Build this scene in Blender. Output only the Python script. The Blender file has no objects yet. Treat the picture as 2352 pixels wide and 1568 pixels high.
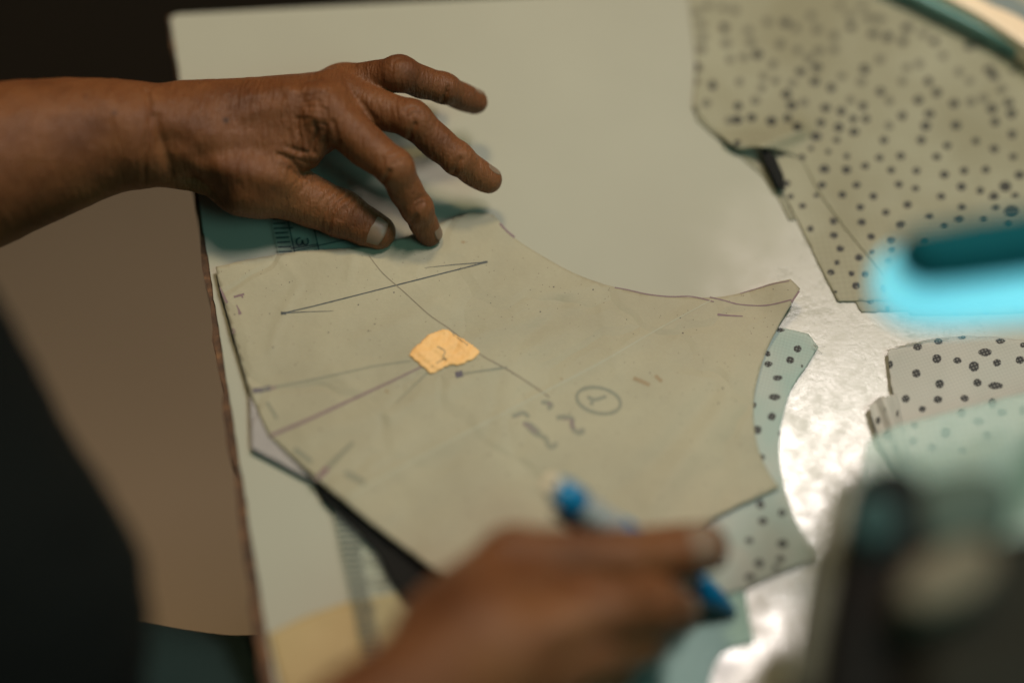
import bpy, bmesh, math, random
import numpy as np
from mathutils import Vector, Matrix
from mathutils.geometry import delaunay_2d_cdt

random.seed(7)
rng = np.random.default_rng(7)
scene = bpy.context.scene
col = scene.collection

# ------------------------------------------------------------------ camera
W0, H0 = 2352.0, 1568.0            # layout units of the frame
LENS, SENSOR = 60.0, 36.0
FPX = W0 * LENS / SENSOR
DIST, PITCH, ROLL = 0.823, math.radians(62), math.radians(5)
CAM = np.array([0.0, -math.cos(PITCH) * DIST, math.sin(PITCH) * DIST])
FWD = -CAM / np.linalg.norm(CAM)
R0 = np.array([1.0, 0, 0]); U0 = np.cross(R0, FWD)
RIGHT = R0 * math.cos(ROLL) + U0 * math.sin(ROLL)
UP = -R0 * math.sin(ROLL) + U0 * math.cos(ROLL)
cd = bpy.data.cameras.new('camera'); cam = bpy.data.objects.new('camera', cd); col.objects.link(cam)
cam.matrix_world = Matrix(((RIGHT[0], UP[0], -FWD[0], CAM[0]), (RIGHT[1], UP[1], -FWD[1], CAM[1]),
                           (RIGHT[2], UP[2], -FWD[2], CAM[2]), (0, 0, 0, 1)))
cd.lens = LENS; cd.sensor_width = SENSOR; cd.clip_start = 0.02; cd.clip_end = 50
cd.dof.use_dof = True; cd.dof.focus_distance = 0.829; cd.dof.aperture_fstop = 0.88
cd.dof.aperture_blades = 0
scene.camera = cam

def U(px, py, h=0.0):
    """point of the table plane raised by h metres that the photograph shows at px, py"""
    d = FWD + RIGHT * ((px - W0 / 2) / FPX) + UP * (-(py - H0 / 2) / FPX)
    t = (h - CAM[2]) / d[2]
    return CAM + d * t
def UH(px, py, hmm): return U(px, py, hmm / 1000.0)
def depth(p): return float(np.dot(np.asarray(p) - CAM, FWD))
def proj(P):
    v = np.asarray(P) - CAM
    z = v @ FWD
    return np.stack([W0 / 2 + FPX * (v @ RIGHT) / z, H0 / 2 - FPX * (v @ UP) / z], -1)

# ------------------------------------------------------------------ world and lamps
world = bpy.data.worlds.new('World'); scene.world = world; world.use_nodes = True
bg = world.node_tree.nodes['Background']
bg.inputs[0].default_value = (0.38, 0.62, 0.55, 1); bg.inputs[1].default_value = 0.06
scene.view_settings.view_transform = 'Standard'; scene.view_settings.look = 'None'
scene.view_settings.exposure = 0; scene.view_settings.gamma = 1

def area(name, loc, target, size, sy, power, color):
    l = bpy.data.lights.new(name, 'AREA'); l.shape = 'RECTANGLE'; l.size = size; l.size_y = sy
    l.energy = power; l.color = color
    o = bpy.data.objects.new(name, l); col.objects.link(o)
    o.location = loc
    o.rotation_euler = (Vector(target) - Vector(loc)).to_track_quat('-Z', 'Y').to_euler()
    return o
def mirror_point(px, py, dist):
    g = U(px, py); d = (g - CAM) / np.linalg.norm(g - CAM); d[2] = -d[2]
    return g + d * dist, g
P, G = mirror_point(1850, 1130, 1.48)
area('work_light', P, G, 0.13, 0.80, 21.0, (1.0, 0.89, 0.83))
area('room_lamp', (-0.16, 0.54, 1.18), (-0.02, 0.0, 0), 0.14, 0.14, 5.3, (1.0, 0.78, 0.44))
area('teal_fill', (0.48, -0.36, 0.85), (0.08, -0.12, 0), 0.4, 0.4, 1.7, (0.40, 0.98, 0.90))  # unseen fill added to tint the near right side teal
area('floor_fill', (-0.38, -0.33, -0.38), (-0.30, -0.05, -0.75), 0.2, 0.2, 1.6, (1.0, 0.74, 0.46))  # unseen fill added below table level to brighten the floor

# ------------------------------------------------------------------ materials
def s2l(c):
    return tuple(((x / 255) / 12.92 if x / 255 <= .04045 else ((x / 255 + .055) / 1.055) ** 2.4) for x in c)
class NT:
    def __init__(self, name):
        self.m = bpy.data.materials.new(name); self.m.use_nodes = True
        self.t = self.m.node_tree; self.b = self.t.nodes['Principled BSDF']; self.out = self.t.nodes['Material Output']
        self.tc = self.t.nodes.new('ShaderNodeTexCoord')
    def n(self, typ, **kw):
        nd = self.t.nodes.new('ShaderNode' + typ)
        for k, v in kw.items():
            if k.startswith('i_'):
                key = k[2:].replace('_', ' ')
                nd.inputs[key].default_value = v
            else: setattr(nd, k, v)
        return nd
    def l(self, a, b): self.t.links.new(a, b)
    def noise(self, scale, detail=4, rough=.55, vec=None):
        nd = self.n('TexNoise'); nd.inputs['Scale'].default_value = scale; nd.inputs['Detail'].default_value = detail
        nd.inputs['Roughness'].default_value = rough
        self.l(vec if vec is not None else self.tc.outputs['Object'], nd.inputs['Vector']); return nd.outputs['Fac']
    def ramp(self, fac, stops):
        r = self.n('ValToRGB'); e = r.color_ramp.elements
        while len(e) < len(stops): e.new(0.5)
        for i, (p, c) in enumerate(stops):
            e[i].position = p; e[i].color = (*c, 1) if len(c) == 3 else c
        self.l(fac, r.inputs[0]); return r.outputs[0]
    def mix(self, fac, a, b, mode='MIX'):
        m = self.n('Mix', data_type='RGBA', blend_type=mode)
        for s, v in ((m.inputs[0], fac), (m.inputs[6], a), (m.inputs[7], b)):
            if isinstance(v, (int, float)): s.default_value = v
            elif isinstance(v, tuple): s.default_value = (*v, 1) if len(v) == 3 else v
            else: self.l(v, s)
        return m.outputs[2]
    def math(self, op, a, b=0.0, clamp=False):
        m = self.n('Math', operation=op, use_clamp=clamp)
        for s, v in ((m.inputs[0], a), (m.inputs[1], b)):
            if isinstance(v, (int, float)): s.default_value = v
            else: self.l(v, s)
        return m.outputs[0]
    def base(self, v):
        s = self.b.inputs['Base Color']
        if isinstance(v, tuple): s.default_value = (*v, 1)
        else: self.l(v, s)
    def rough(self, v):
        s = self.b.inputs['Roughness']
        if isinstance(v, (int, float)): s.default_value = v
        else: self.l(v, s)
    def bump(self, h, strength=.3, dist=.001):
        b = self.n('Bump'); b.inputs['Strength'].default_value = strength; b.inputs['Distance'].default_value = dist
        self.l(h, b.inputs['Height'])
        prev = self.b.inputs['Normal']
        if prev.is_linked: self.l(prev.links[0].from_socket, b.inputs['Normal'])
        self.l(b.outputs[0], prev)
    def mapping(self, scale, rot=(0, 0, 0)):
        m = self.n('Mapping'); m.inputs['Scale'].default_value = scale; m.inputs['Rotation'].default_value = rot
        self.l(self.tc.outputs['Object'], m.inputs['Vector']); return m.outputs[0]
def plain(name, color, rough=.5, bumpscale=None, metal=0.0, var=.12, spec=.5):
    t = NT(name)
    f = t.noise(bumpscale or 60, 3)
    t.base(t.mix(f, tuple(c * (1 - var) for c in color), tuple(min(1, c * (1 + var)) for c in color)))
    t.rough(rough); t.b.inputs['Metallic'].default_value = metal; t.b.inputs['Specular IOR Level'].default_value = spec
    if bumpscale: t.bump(f, .15, .0005)
    return t.m

# white laminate table top: satin, with a paper-fibre relief that breaks up the glare
t = NT('table_laminate')
f1 = t.noise(80, 10, .76); f2 = t.noise(330, 4, .6); f3 = t.noise(9, 3, .5)
t.base(t.mix(t.ramp(f3, [(.35, (0, 0, 0)), (.65, (1, 1, 1))]), (.385, .375, .30), (.41, .40, .32)))
t.rough(t.n('MapRange').outputs[0])
mr = t.b.inputs['Roughness'].links[0].from_node
mr.inputs['From Min'].default_value = .36; mr.inputs['From Max'].default_value = .64
mr.inputs['To Min'].default_value = .15; mr.inputs['To Max'].default_value = .40
t.l(f1, mr.inputs['Value'])
# the working side of the table is worn glossy, the rest is still matt
ga = U(2060, 640); gb = U(1660, 1640)
geo = t.n('NewGeometry'); sub = t.n('VectorMath', operation='SUBTRACT'); t.l(geo.outputs['Position'], sub.inputs[0]); sub.inputs[1].default_value = tuple(ga)
gd = (gb - ga); gl = float(np.linalg.norm(gd)); gn = np.array([-gd[1], gd[0], 0]) / gl
dt = t.n('VectorMath', operation='DOT_PRODUCT'); t.l(sub.outputs[0], dt.inputs[0]); dt.inputs[1].default_value = tuple(gn)
wob = t.math('MULTIPLY', t.math('SUBTRACT', t.noise(22, 5, .6), .5), .07)
ad = t.math('ABSOLUTE', t.math('ADD', dt.outputs['Value'], wob))
gm = t.n('MapRange', interpolation_type='SMOOTHSTEP'); t.l(ad, gm.inputs['Value'])
gm.inputs['From Min'].default_value = .035; gm.inputs['From Max'].default_value = .105; gm.inputs['To Min'].default_value = 0; gm.inputs['To Max'].default_value = 1
rr = t.n('Mix', data_type='FLOAT'); t.l(gm.outputs[0], rr.inputs[0]); t.l(mr.outputs[0], rr.inputs[2]); rr.inputs[3].default_value = .62
t.rough(rr.outputs[0])
sp = t.n('Mix', data_type='FLOAT'); t.l(gm.outputs[0], sp.inputs[0]); sp.inputs[2].default_value = 1.0; sp.inputs[3].default_value = .35
t.l(sp.outputs[0], t.b.inputs['Specular IOR Level'])
t.bump(f1, .16, .0006); t.bump(f2, .18, .0003)
M_TABLE = t.m
t = NT('raw_wood_edge')
v = t.mapping((40, 40, 900)); f = t.noise(4, 5, .6, v)
t.base(t.ramp(f, [(.3, (.035, .016, .007)), (.55, (.10, .045, .018)), (.75, (.26, .12, .045))])); t.rough(.75); t.bump(f, .6, .001)
M_WOOD = t.m

def paper(name, ca, cb, speck=True, rough=.62, spec=.35, trans=0.0):
    t = NT(name)
    f = t.noise(14, 5, .6); g = t.noise(900, 3, .6); k = t.noise(55, 4, .7)
    c = t.mix(t.ramp(f, [(.35, (0, 0, 0)), (.65, (1, 1, 1))]), ca, cb)
    c = t.mix(t.math('MULTIPLY', g, .22), c, tuple(x * .45 for x in ca))
    if speck:
        vo = t.n('TexVoronoi'); vo.inputs['Scale'].default_value = 190; t.l(t.tc.outputs['Object'], vo.inputs['Vector'])
        sel = t.n('TexWhiteNoise'); t.l(vo.outputs['Position'], sel.inputs['Vector'])
        m1 = t.math('LESS_THAN', vo.outputs['Distance'], .085)
        m2 = t.math('LESS_THAN', sel.outputs['Value'], .22)
        c = t.mix(t.math('MULTIPLY', t.math('MULTIPLY', m1, m2), .8), c, (.05, .045, .05))
        vo2 = t.n('TexVoronoi'); vo2.inputs['Scale'].default_value = 620; t.l(t.tc.outputs['Object'], vo2.inputs['Vector'])
        sel2 = t.n('TexWhiteNoise'); t.l(vo2.outputs['Position'], sel2.inputs['Vector'])
        m3 = t.math('MULTIPLY', t.math('LESS_THAN', vo2.outputs['Distance'], .17), t.math('LESS_THAN', sel2.outputs['Value'], .12))
        c = t.mix(t.math('MULTIPLY', m3, .6), c, (.08, .06, .045))
    t.base(c); t.rough(rough); t.b.inputs['Specular IOR Level'].default_value = spec
    t.bump(k, .35, .0012); t.bump(g, .2, .0002)
    # soft handling creases in the sheet
    w = t.n('TexVoronoi'); w.feature = 'DISTANCE_TO_EDGE'; w.inputs['Scale'].default_value = 13
    dd = t.n('Mix', data_type='VECTOR'); dd.inputs[0].default_value = .06
    nn = t.n('TexNoise'); nn.inputs['Scale'].default_value = 20
    t.l(t.tc.outputs['Object'], nn.inputs['Vector'])
    t.l(t.tc.outputs['Object'], dd.inputs[4]); t.l(nn.outputs['Color'], dd.inputs[5]); t.l(dd.outputs[1], w.inputs['Vector'])
    t.bump(t.ramp(w.outputs['Distance'], [(0, (0, 0, 0)), (.06, (1, 1, 1))]), .7, .0008)
    return t.m
M_KRAFT = paper('kraft_paper', (.37, .335, .235), (.445, .405, .285))
M_LILAC = paper('grey_card', (.36, .33, .32), (.42, .38, .36), False)
M_GOLD = paper('golden_glow', (.44, .33, .15), (.52, .40, .20), False)
M_TAPE = paper('masking_tape', (.95, .52, .19), (1.0, .68, .30), False, .55)
M_INK = plain('pen_ink', (.045, .055, .06), .6)
M_INKS = plain('soft_grey_ink', (.22, .22, .16), .6)
M_INKP = plain('purple_ink', (.20, .13, .14), .6)
M_NAVY = plain('navy_ink', (.003, .008, .06), .4)
M_MAG = plain('magenta_ink', (.16, .02, .10), .5)
M_PENCIL = plain('pencil_line', (.20, .165, .115), .6)
M_FOLD = plain('fold_line', (.395, .385, .285), .55)
M_RUST = plain('rust_smudge', (.30, .22, .12), .6)
M_RULERINK = plain('ruler_print', (.012, .03, .033), .5)
M_SHADEBLACK = plain('shade_black', (.006, .006, .005), .95, 300)  # near-black for the sheets that paint in deep shade

def fabric(name, ca, cb, dots=True, alpha=.10, weave=1500, ang=.6, dotc=(.03, .03, .028)):
    t = NT(name)
    f = t.noise(17, 4, .5)
    c = t.mix(t.ramp(f, [(.35, (0, 0, 0)), (.65, (1, 1, 1))]), ca, cb)
    v = t.mapping((weave, weave, weave), (0, 0, ang))
    sx = t.n('SeparateXYZ'); t.l(v, sx.inputs[0])
    wx = t.math('SINE', sx.outputs[0]); wy = t.math('SINE', sx.outputs[1])
    weavef = t.math('MULTIPLY', t.math('ADD', t.math('MULTIPLY', wx, wy), 1.0), .5)
    if dots:
        a = t.n('Attribute', attribute_name='dot'); b = t.n('Attribute', attribute_name='dot_pale')
        pn = t.noise(700, 2)
        d1 = t.math('ADD', a.outputs['Fac'], t.math('MULTIPLY', t.math('SUBTRACT', pn, .5), 4.0))
        k1 = t.n('MapRange'); k1.inputs['From Min'].default_value = .9; k1.inputs['From Max'].default_value = -.9; t.l(d1, k1.inputs['Value'])
        d2 = t.math('ADD', b.outputs['Fac'], t.math('MULTIPLY', t.math('SUBTRACT', pn, .5), 4.0))
        k2 = t.n('MapRange'); k2.inputs['From Min'].default_value = .9; k2.inputs['From Max'].default_value = -.9; t.l(d2, k2.inputs['Value'])
        thread = t.math('SUBTRACT', 1.0, t.math('MULTIPLY', t.ramp(weavef, [(.62, (0, 0, 0)), (.8, (1, 1, 1))]), .35))
        c = t.mix(t.math('MULTIPLY', k2.outputs[0], .55), c, dotc)
        c = t.mix(t.math('MULTIPLY', k1.outputs[0], thread), c, dotc)
    c = t.mix(t.math('MULTIPLY', weavef, .14), c, (.12, .12, .11))
    t.base(c); t.rough(.5); t.b.inputs['Specular IOR Level'].default_value = .35
    t.b.inputs['Sheen Weight'].default_value = .2
    t.bump(weavef, .25, .0002); t.bump(t.noise(45, 3), .4, .0015)
    tr = t.n('BsdfTransparent'); tl = t.n('BsdfTranslucent'); t.l(c, tl.inputs[0])
    m1 = t.n('MixShader'); m1.inputs[0].default_value = .18; t.l(t.b.outputs[0], m1.inputs[1]); t.l(tl.outputs[0], m1.inputs[2])
    m2 = t.n('MixShader'); m2.inputs[0].default_value = alpha; t.l(m1.outputs[0], m2.inputs[1]); t.l(tr.outputs[0], m2.inputs[2])
    t.l(m2.outputs[0], t.out.inputs[0])
    return t.m
M_FAB_A = fabric('dotted_cream_cotton', (.385, .355, .23), (.49, .465, .33), alpha=.14)
M_FAB_A2 = fabric('dotted_under_layer', (.40, .385, .275), (.44, .42, .30), alpha=.2)
M_FAB_B = fabric('dotted_white_cotton', (.44, .59, .53), (.68, .65, .58), alpha=.2, weave=2600, ang=1.0)
M_FAB_C = fabric('dotted_pale_cotton', (.58, .56, .49), (.66, .61, .54), alpha=.2, weave=2600, ang=.35)
M_TEALCL = fabric('pale_teal_cloth', (.36, .60, .53), (.42, .66, .59), False, .05)
M_SHEER = fabric('sheer_teal_organza', (.58, .74, .67), (.64, .80, .73), False, .56)

def skin(name, warm=1.0):
    t = NT(name)
    f = t.noise(28, 5, .6); g = t.noise(160, 4, .6)
    c = t.ramp(f, [(.30, (.12 * warm, .041, .013)), (.5, (.185 * warm, .068, .022)), (.72, (.26 * warm, .106, .037))])
    c = t.mix(t.math('MULTIPLY', g, .35), c, (.07, .024, .012))
    a = t.n('Attribute', attribute_name='mole')
    c = t.mix(a.outputs['Fac'], c, (.018, .008, .006))
    t.base(c)
    t.b.inputs['Subsurface Weight'].default_value = .12
    t.b.inputs['Subsurface Radius'].default_value = (.8, .3, .15); t.b.inputs['Subsurface Scale'].default_value = .004
    t.b.inputs['Specular IOR Level'].default_value = .30
    # skin relief: long transverse lines over the wrist, a fine crossed net elsewhere
    v1 = t.mapping((620, 130, 130), (0, 0, .12)); n1 = t.noise(1.0, 3, .6, v1)
    dist = t.n('Mix', data_type='VECTOR'); dist.inputs[0].default_value = .006
    nn = t.n('TexNoise'); nn.inputs['Scale'].default_value = 120
    t.l(t.tc.outputs['Object'], nn.inputs['Vector']); t.l(t.tc.outputs['Object'], dist.inputs[4]); t.l(nn.outputs['Color'], dist.inputs[5])
    vo = t.n('TexVoronoi'); vo.feature = 'DISTANCE_TO_EDGE'; vo.inputs['Scale'].default_value = 430
    t.l(dist.outputs[1], vo.inputs['Vector'])
    cells = t.ramp(vo.outputs['Distance'], [(0, (0, 0, 0)), (.22, (1, 1, 1))])
    t.rough(.50)
    t.bump(n1, .75, .0017); t.bump(cells, .16, .0006); t.bump(g, .2, .0007)
    return t.m
M_SKIN = skin('brown_skin')
t = NT('fingernail'); f = t.noise(220, 3); t.base(t.mix(f, (.19, .125, .08), (.24, .165, .11))); t.rough(.45)
t.b.inputs['Subsurface Weight'].default_value = .1; t.b.inputs['Subsurface Scale'].default_value = .002
M_NAIL = t.m
def cloth_dark(name, ca, cb, scale=900):
    t = NT(name); f = t.noise(12, 4); g = t.noise(scale, 3, .7)
    t.base(t.mix(f, ca, cb)); t.rough(.9); t.b.inputs['Specular IOR Level'].default_value = .15
    t.bump(g, .5, .0008); t.bump(t.noise(25, 3), .5, .006); return t.m
M_SHIRT = cloth_dark('black_shirt_cloth', (.0012, .0020, .0018), (.003, .0045, .004))
M_TROUSER = cloth_dark('dark_teal_cloth', (.010, .022, .022), (.022, .040, .038))
t = NT('beige_floor'); f = t.noise(5, 4); t.base(t.mix(f, (.20, .155, .105), (.25, .195, .135))); t.rough(.7); M_FLOOR = t.m
M_WALL = plain('dark_brown_wall', (.017, .013, .009), .85, 20)
M_MBLACK = plain('machine_black_enamel', (.008, .007, .006), .75, 30, spec=.1)
M_MOLIVE = plain('machine_olive_grey', (.018, .017, .012), .75, 30, spec=.1)
M_MTEAL = plain('teal_dial_plastic', (.03, .062, .06), .75, 30, spec=.1)
M_MGREY = plain('warm_grey_plate', (.16, .135, .095), .75, 30, spec=.1)
M_MPALE = plain('pale_green_enamel', (.19, .20, .155), .35, 30)
M_MCOVER = plain('green_grey_enamel', (.075, .10, .082), .75, 30, spec=.1)
M_CHROME = plain('machine_chrome', (.45, .45, .40), .25, 30, .8)
M_BLUE = plain('blue_plastic', (.0, .17, .36), .3, 60)
t = NT('clear_frosted_plastic'); f = t.noise(60); t.base(t.mix(f, (.34, .36, .36), (.42, .44, .44))); t.rough(.35)
t.b.inputs['Transmission Weight'].default_value = .25; M_CLEAR = t.m
M_LAMPBODY = plain('dark_teal_lamp_plastic', (.0, .065, .08), .75, 30, spec=.1)
t = NT('cyan_diffuser'); t.base((.1, .4, .45)); t.b.inputs['Emission Color'].default_value = (.20, .75, .88, 1)
t.b.inputs['Emission Strength'].default_value = .84; M_CYAN = t.m
M_RIMCREAM = plain('cream_plastic', (1.0, .74, .52), .35, 30)
M_RIMTEAL = plain('teal_plastic', (.15, .31, .28), .4, 30)
M_RIMGREY = plain('grey_plastic', (.20, .24, .23), .4, 30)
t = NT('clear_acrylic'); t.base((.75, .9, .86)); t.rough(.12)
tr = t.n('BsdfTransparent'); tr.inputs[0].default_value = (.975, .995, .985, 1)
mx = t.n('MixShader'); mx.inputs[0].default_value = .96; t.l(t.b.outputs[0], mx.inputs[1]); t.l(tr.outputs[0], mx.inputs[2]); t.l(mx.outputs[0], t.out.inputs[0])
M_ACRYL = t.m

# ------------------------------------------------------------------ object helpers
def mesh_obj(name, verts, faces, mat, parent=None, smooth=False):
    me = bpy.data.meshes.new(name)
    me.from_pydata([tuple(map(float, v)) for v in verts], [], [tuple(int(i) for i in f) for f in faces])
    me.update()
    if smooth: me.polygons.foreach_set('use_smooth', [True] * len(me.polygons))
    o = bpy.data.objects.new(name, me); col.objects.link(o)
    if mat: me.materials.append(mat)
    if parent: o.parent = parent
    return o
def tag(o, label=None, cat=None, group=None, kind=None):
    if label: o['label'] = label
    if cat: o['category'] = cat
    if group: o['group'] = group
    if kind: o['kind'] = kind
    return o
def empty(name, loc, label, cat, group=None):
    o = bpy.data.objects.new(name, None); col.objects.link(o); o.empty_display_size = .02
    o.location = tuple(loc); tag(o, label, cat, group); return o
def adopt(child, parent):
    child.parent = parent; child.matrix_parent_inverse = Matrix.Translation(-Vector(parent.location)); return child
def mod_solid(o, th, off=-1):
    m = o.modifiers.new('thickness', 'SOLIDIFY'); m.thickness = th; m.offset = off
def mod_bevel(o, w, seg=3):
    m = o.modifiers.new('bevel', 'BEVEL'); m.width = w; m.segments = seg; m.limit_method = 'ANGLE'
    m.angle_limit = math.radians(35)

def inside(poly, x, y):
    c = np.zeros(x.shape, bool); n = len(poly)
    for i in range(n):
        x1, y1 = poly[i]; x2, y2 = poly[(i + 1) % n]
        if y1 == y2: continue
        c ^= ((y1 > y) != (y2 > y)) & (x < (x2 - x1) * (y - y1) / (y2 - y1) + x1)
    return c
def seg_dist(x, y, pts, closed=False):
    d = np.full(x.shape, 1e9); n = len(pts)
    for i in range(n if closed else n - 1):
        a = np.array(pts[i], float); b = np.array(pts[(i + 1) % n], float); ab = b - a
        L = max(ab @ ab, 1e-9)
        tt = np.clip(((x - a[0]) * ab[0] + (y - a[1]) * ab[1]) / L, 0, 1)
        d = np.minimum(d, np.hypot(x - a[0] - tt * ab[0], y - a[1] - tt * ab[1]))
    return d
def smooth_curve(pts, n=8):
    """Catmull-Rom through pts"""
    out = []; P = [pts[0]] + list(pts) + [pts[-1]]
    for i in range(1, len(P) - 2):
        p0, p1, p2, p3 = (np.array(P[i + k], float) for k in (-1, 0, 1, 2))
        for k in range(n):
            u = k / n
            out.append(tuple(.5 * ((2 * p1) + (-p0 + p2) * u + (2 * p0 - 5 * p1 + 4 * p2 - p3) * u * u + (-p0 + 3 * p1 - 3 * p2 + p3) * u ** 3)))
    out.append(tuple(pts[-1])); return out
def densify(poly, step, jitter=0.0):
    out = []
    for i in range(len(poly)):
        a = np.array(poly[i], float); b = np.array(poly[(i + 1) % len(poly)], float)
        n = max(1, int(np.hypot(*(b - a)) / step)); nrm = np.array([-(b - a)[1], (b - a)[0]]) / max(np.hypot(*(b - a)), 1e-6)
        for k in range(n):
            p = a + (b - a) * k / n
            if jitter and k: p = p + nrm * rng.normal(0, jitter)
            out.append(tuple(p))
    return out
def sheet(name, poly, hfun, mat, step=7, parent=None, thick=.0002, jitter=.0, dots=None, pale=None):
    """a sheet of cloth or paper lying on the table, cut to the outline poly"""
    ring = densify(poly, step, jitter)
    xs = [p[0] for p in ring]; ys = [p[1] for p in ring]
    gx, gy = np.meshgrid(np.arange(min(xs), max(xs), step), np.arange(min(ys), max(ys), step * .9))
    gx = gx + (np.arange(gx.shape[0])[:, None] % 2) * step * .5
    gx = gx.ravel(); gy = gy.ravel()
    keep = inside(ring, gx, gy) & (seg_dist(gx, gy, ring, True) > step * .45)
    pts = [Vector(p) for p in ring] + [Vector((a, b)) for a, b in zip(gx[keep], gy[keep])]
    n = len(ring)
    vo, eo, fo, *_ = delaunay_2d_cdt(pts, [(i, (i + 1) % n) for i in range(n)], [], 1, 1e-5)
    V = np.array([(v[0], v[1]) for v in vo])
    H = hfun(V[:, 0], V[:, 1])
    X = np.array([U(V[i, 0], V[i, 1], H[i]) for i in range(len(V))])
    faces = []
    for f in fo:
        a, b, c = (X[i] for i in f[:3])
        faces.append(f if np.cross(b - a, c - a)[2] > 0 else f[::-1])
    o = mesh_obj(name, X, faces, mat, None, True)
    if parent: adopt(o, parent)
    for an, dl in (('dot', dots), ('dot_pale', pale)):
        if dl is None: continue
        D = np.full(len(V), 50.0)
        for (x, y, rx, ry) in dl:
            D = np.minimum(D, (np.sqrt(((V[:, 0] - x) / rx) ** 2 + ((V[:, 1] - y) / ry) ** 2) - 1) * min(rx, ry))
        at = o.data.attributes.new(an, 'FLOAT', 'POINT'); at.data.foreach_set('value', D.astype(np.float32))
    mod_solid(o, thick)
    return o
def vnoise(x, y, s, seed=0):
    r = np.random.default_rng(seed); out = np.zeros_like(x)
    for k in range(5):
        a = r.uniform(0, 6.28); f = (.7 + .35 * k) / s; ph = r.uniform(0, 6.28)
        out += np.sin((x * math.cos(a) + y * math.sin(a)) * f * 6.28 + ph) / (1 + .5 * k)
    return out / 2.5
def ribbon(name, strokes, widths, hfun, mat, parent, joined=False):
    if not joined and len(strokes) > 1:
        return [ribbon(name, [a], [b], hfun, mat, parent) for a, b in zip(strokes, widths)]
    """pen strokes: flat ink strips lying on the paper"""
    V, F = [], []
    for pts, w in zip(strokes, widths):
        pts = [np.array(p, float) for p in pts]
        dense = []
        for a, b in zip(pts[:-1], pts[1:]):
            n = max(1, int(np.hypot(*(b - a)) / 6))
            dense += [a + (b - a) * k / n for k in range(n)]
        dense.append(pts[-1]); n0 = len(V); N = len(dense)
        wl = w if isinstance(w, (list, tuple)) else (w, w)
        for i, p in enumerate(dense):
            q = dense[min(i + 1, N - 1)] - dense[max(i - 1, 0)]; q = q / max(np.hypot(*q), 1e-6)
            nrm = np.array([-q[1], q[0]]); ww = (wl[0] + (wl[1] - wl[0]) * i / max(N - 1, 1)) / 2 * (1 + rng.normal(0, .08))
            for s in (-1, 1):
                c = p + nrm * s * ww
                h = float(hfun(np.array([c[0]]), np.array([c[1]]))[0]) + .00012
                V.append(U(c[0], c[1], h))
        for i in range(N - 1):
            a = n0 + 2 * i; F.append((a, a + 1, a + 3, a + 2))
    V = np.array(V); FF = []
    for f in F:
        a, b, c = V[f[0]], V[f[1]], V[f[2]]
        FF.append(f if np.cross(b - a, c - a)[2] > 0 else f[::-1])
    o = mesh_obj(name, V, FF, mat)
    if parent: adopt(o, parent)
    return o
def prism(name, poly, h0, h1, mat, parent=None, bevel=.003):
    """solid block whose top face at height h1 has the outline poly, going down to h0"""
    T = np.array([U(x, y, h1) for x, y in poly]); n = len(T)
    ar = sum(T[i][0] * T[(i + 1) % n][1] - T[(i + 1) % n][0] * T[i][1] for i in range(n))
    if ar < 0: T = T[::-1]
    B = T.copy(); B[:, 2] = h0
    F = [tuple(range(n)), tuple(range(2 * n - 1, n - 1, -1))] + [(i, i + n, (i + 1) % n + n, (i + 1) % n) for i in range(n)]
    o = mesh_obj(name, np.vstack([T, B]), F, mat)
    if bevel: mod_bevel(o, bevel)
    if parent: adopt(o, parent)
    return o
def lathe(name, A, B, prof, mat, parent=None, seg=40):
    """surface of revolution: prof = [(t along A->B 0..1, radius)]"""
    A = Vector(A); B = Vector(B); ax = (B - A); q = ax.to_track_quat('Z', 'Y'); L = ax.length
    V, F = [], []
    for (tt, r) in prof:
        for k in range(seg):
            a = 2 * math.pi * k / seg
            V.append(A + q @ Vector((r * math.cos(a), r * math.sin(a), tt * L)))
    for i in range(len(prof) - 1):
        for k in range(seg):
            F.append((i * seg + k, i * seg + (k + 1) % seg, (i + 1) * seg + (k + 1) % seg, (i + 1) * seg + k))
    F.append(tuple(range(seg - 1, -1, -1))); F.append(tuple(range((len(prof) - 1) * seg, len(prof) * seg)))
    o = mesh_obj(name, V, F, mat, None, True)
    if parent: adopt(o, parent)
    return o

# ------------------------------------------------------------------ setting and table
fz = -.74
o = mesh_obj('floor', [(-3, -2.5, fz), (3, -2.5, fz), (3, 3, fz), (-3, 3, fz)], [(0, 1, 2, 3)], M_FLOOR); tag(o, kind='structure')
wy = U(150, 300, fz)[1]
o = mesh_obj('wall', [(-3, wy, fz), (3, wy, fz), (3, wy, 2.6), (-3, wy, 2.6), (-3, wy + .1, fz), (3, wy + .1, fz), (3, wy + .1, 2.6), (-3, wy + .1, 2.6)],
             [(0, 1, 2, 3), (7, 6, 5, 4), (0, 3, 7, 4), (1, 5, 6, 2), (3, 2, 6, 7)], M_WALL); tag(o, kind='structure')

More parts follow.
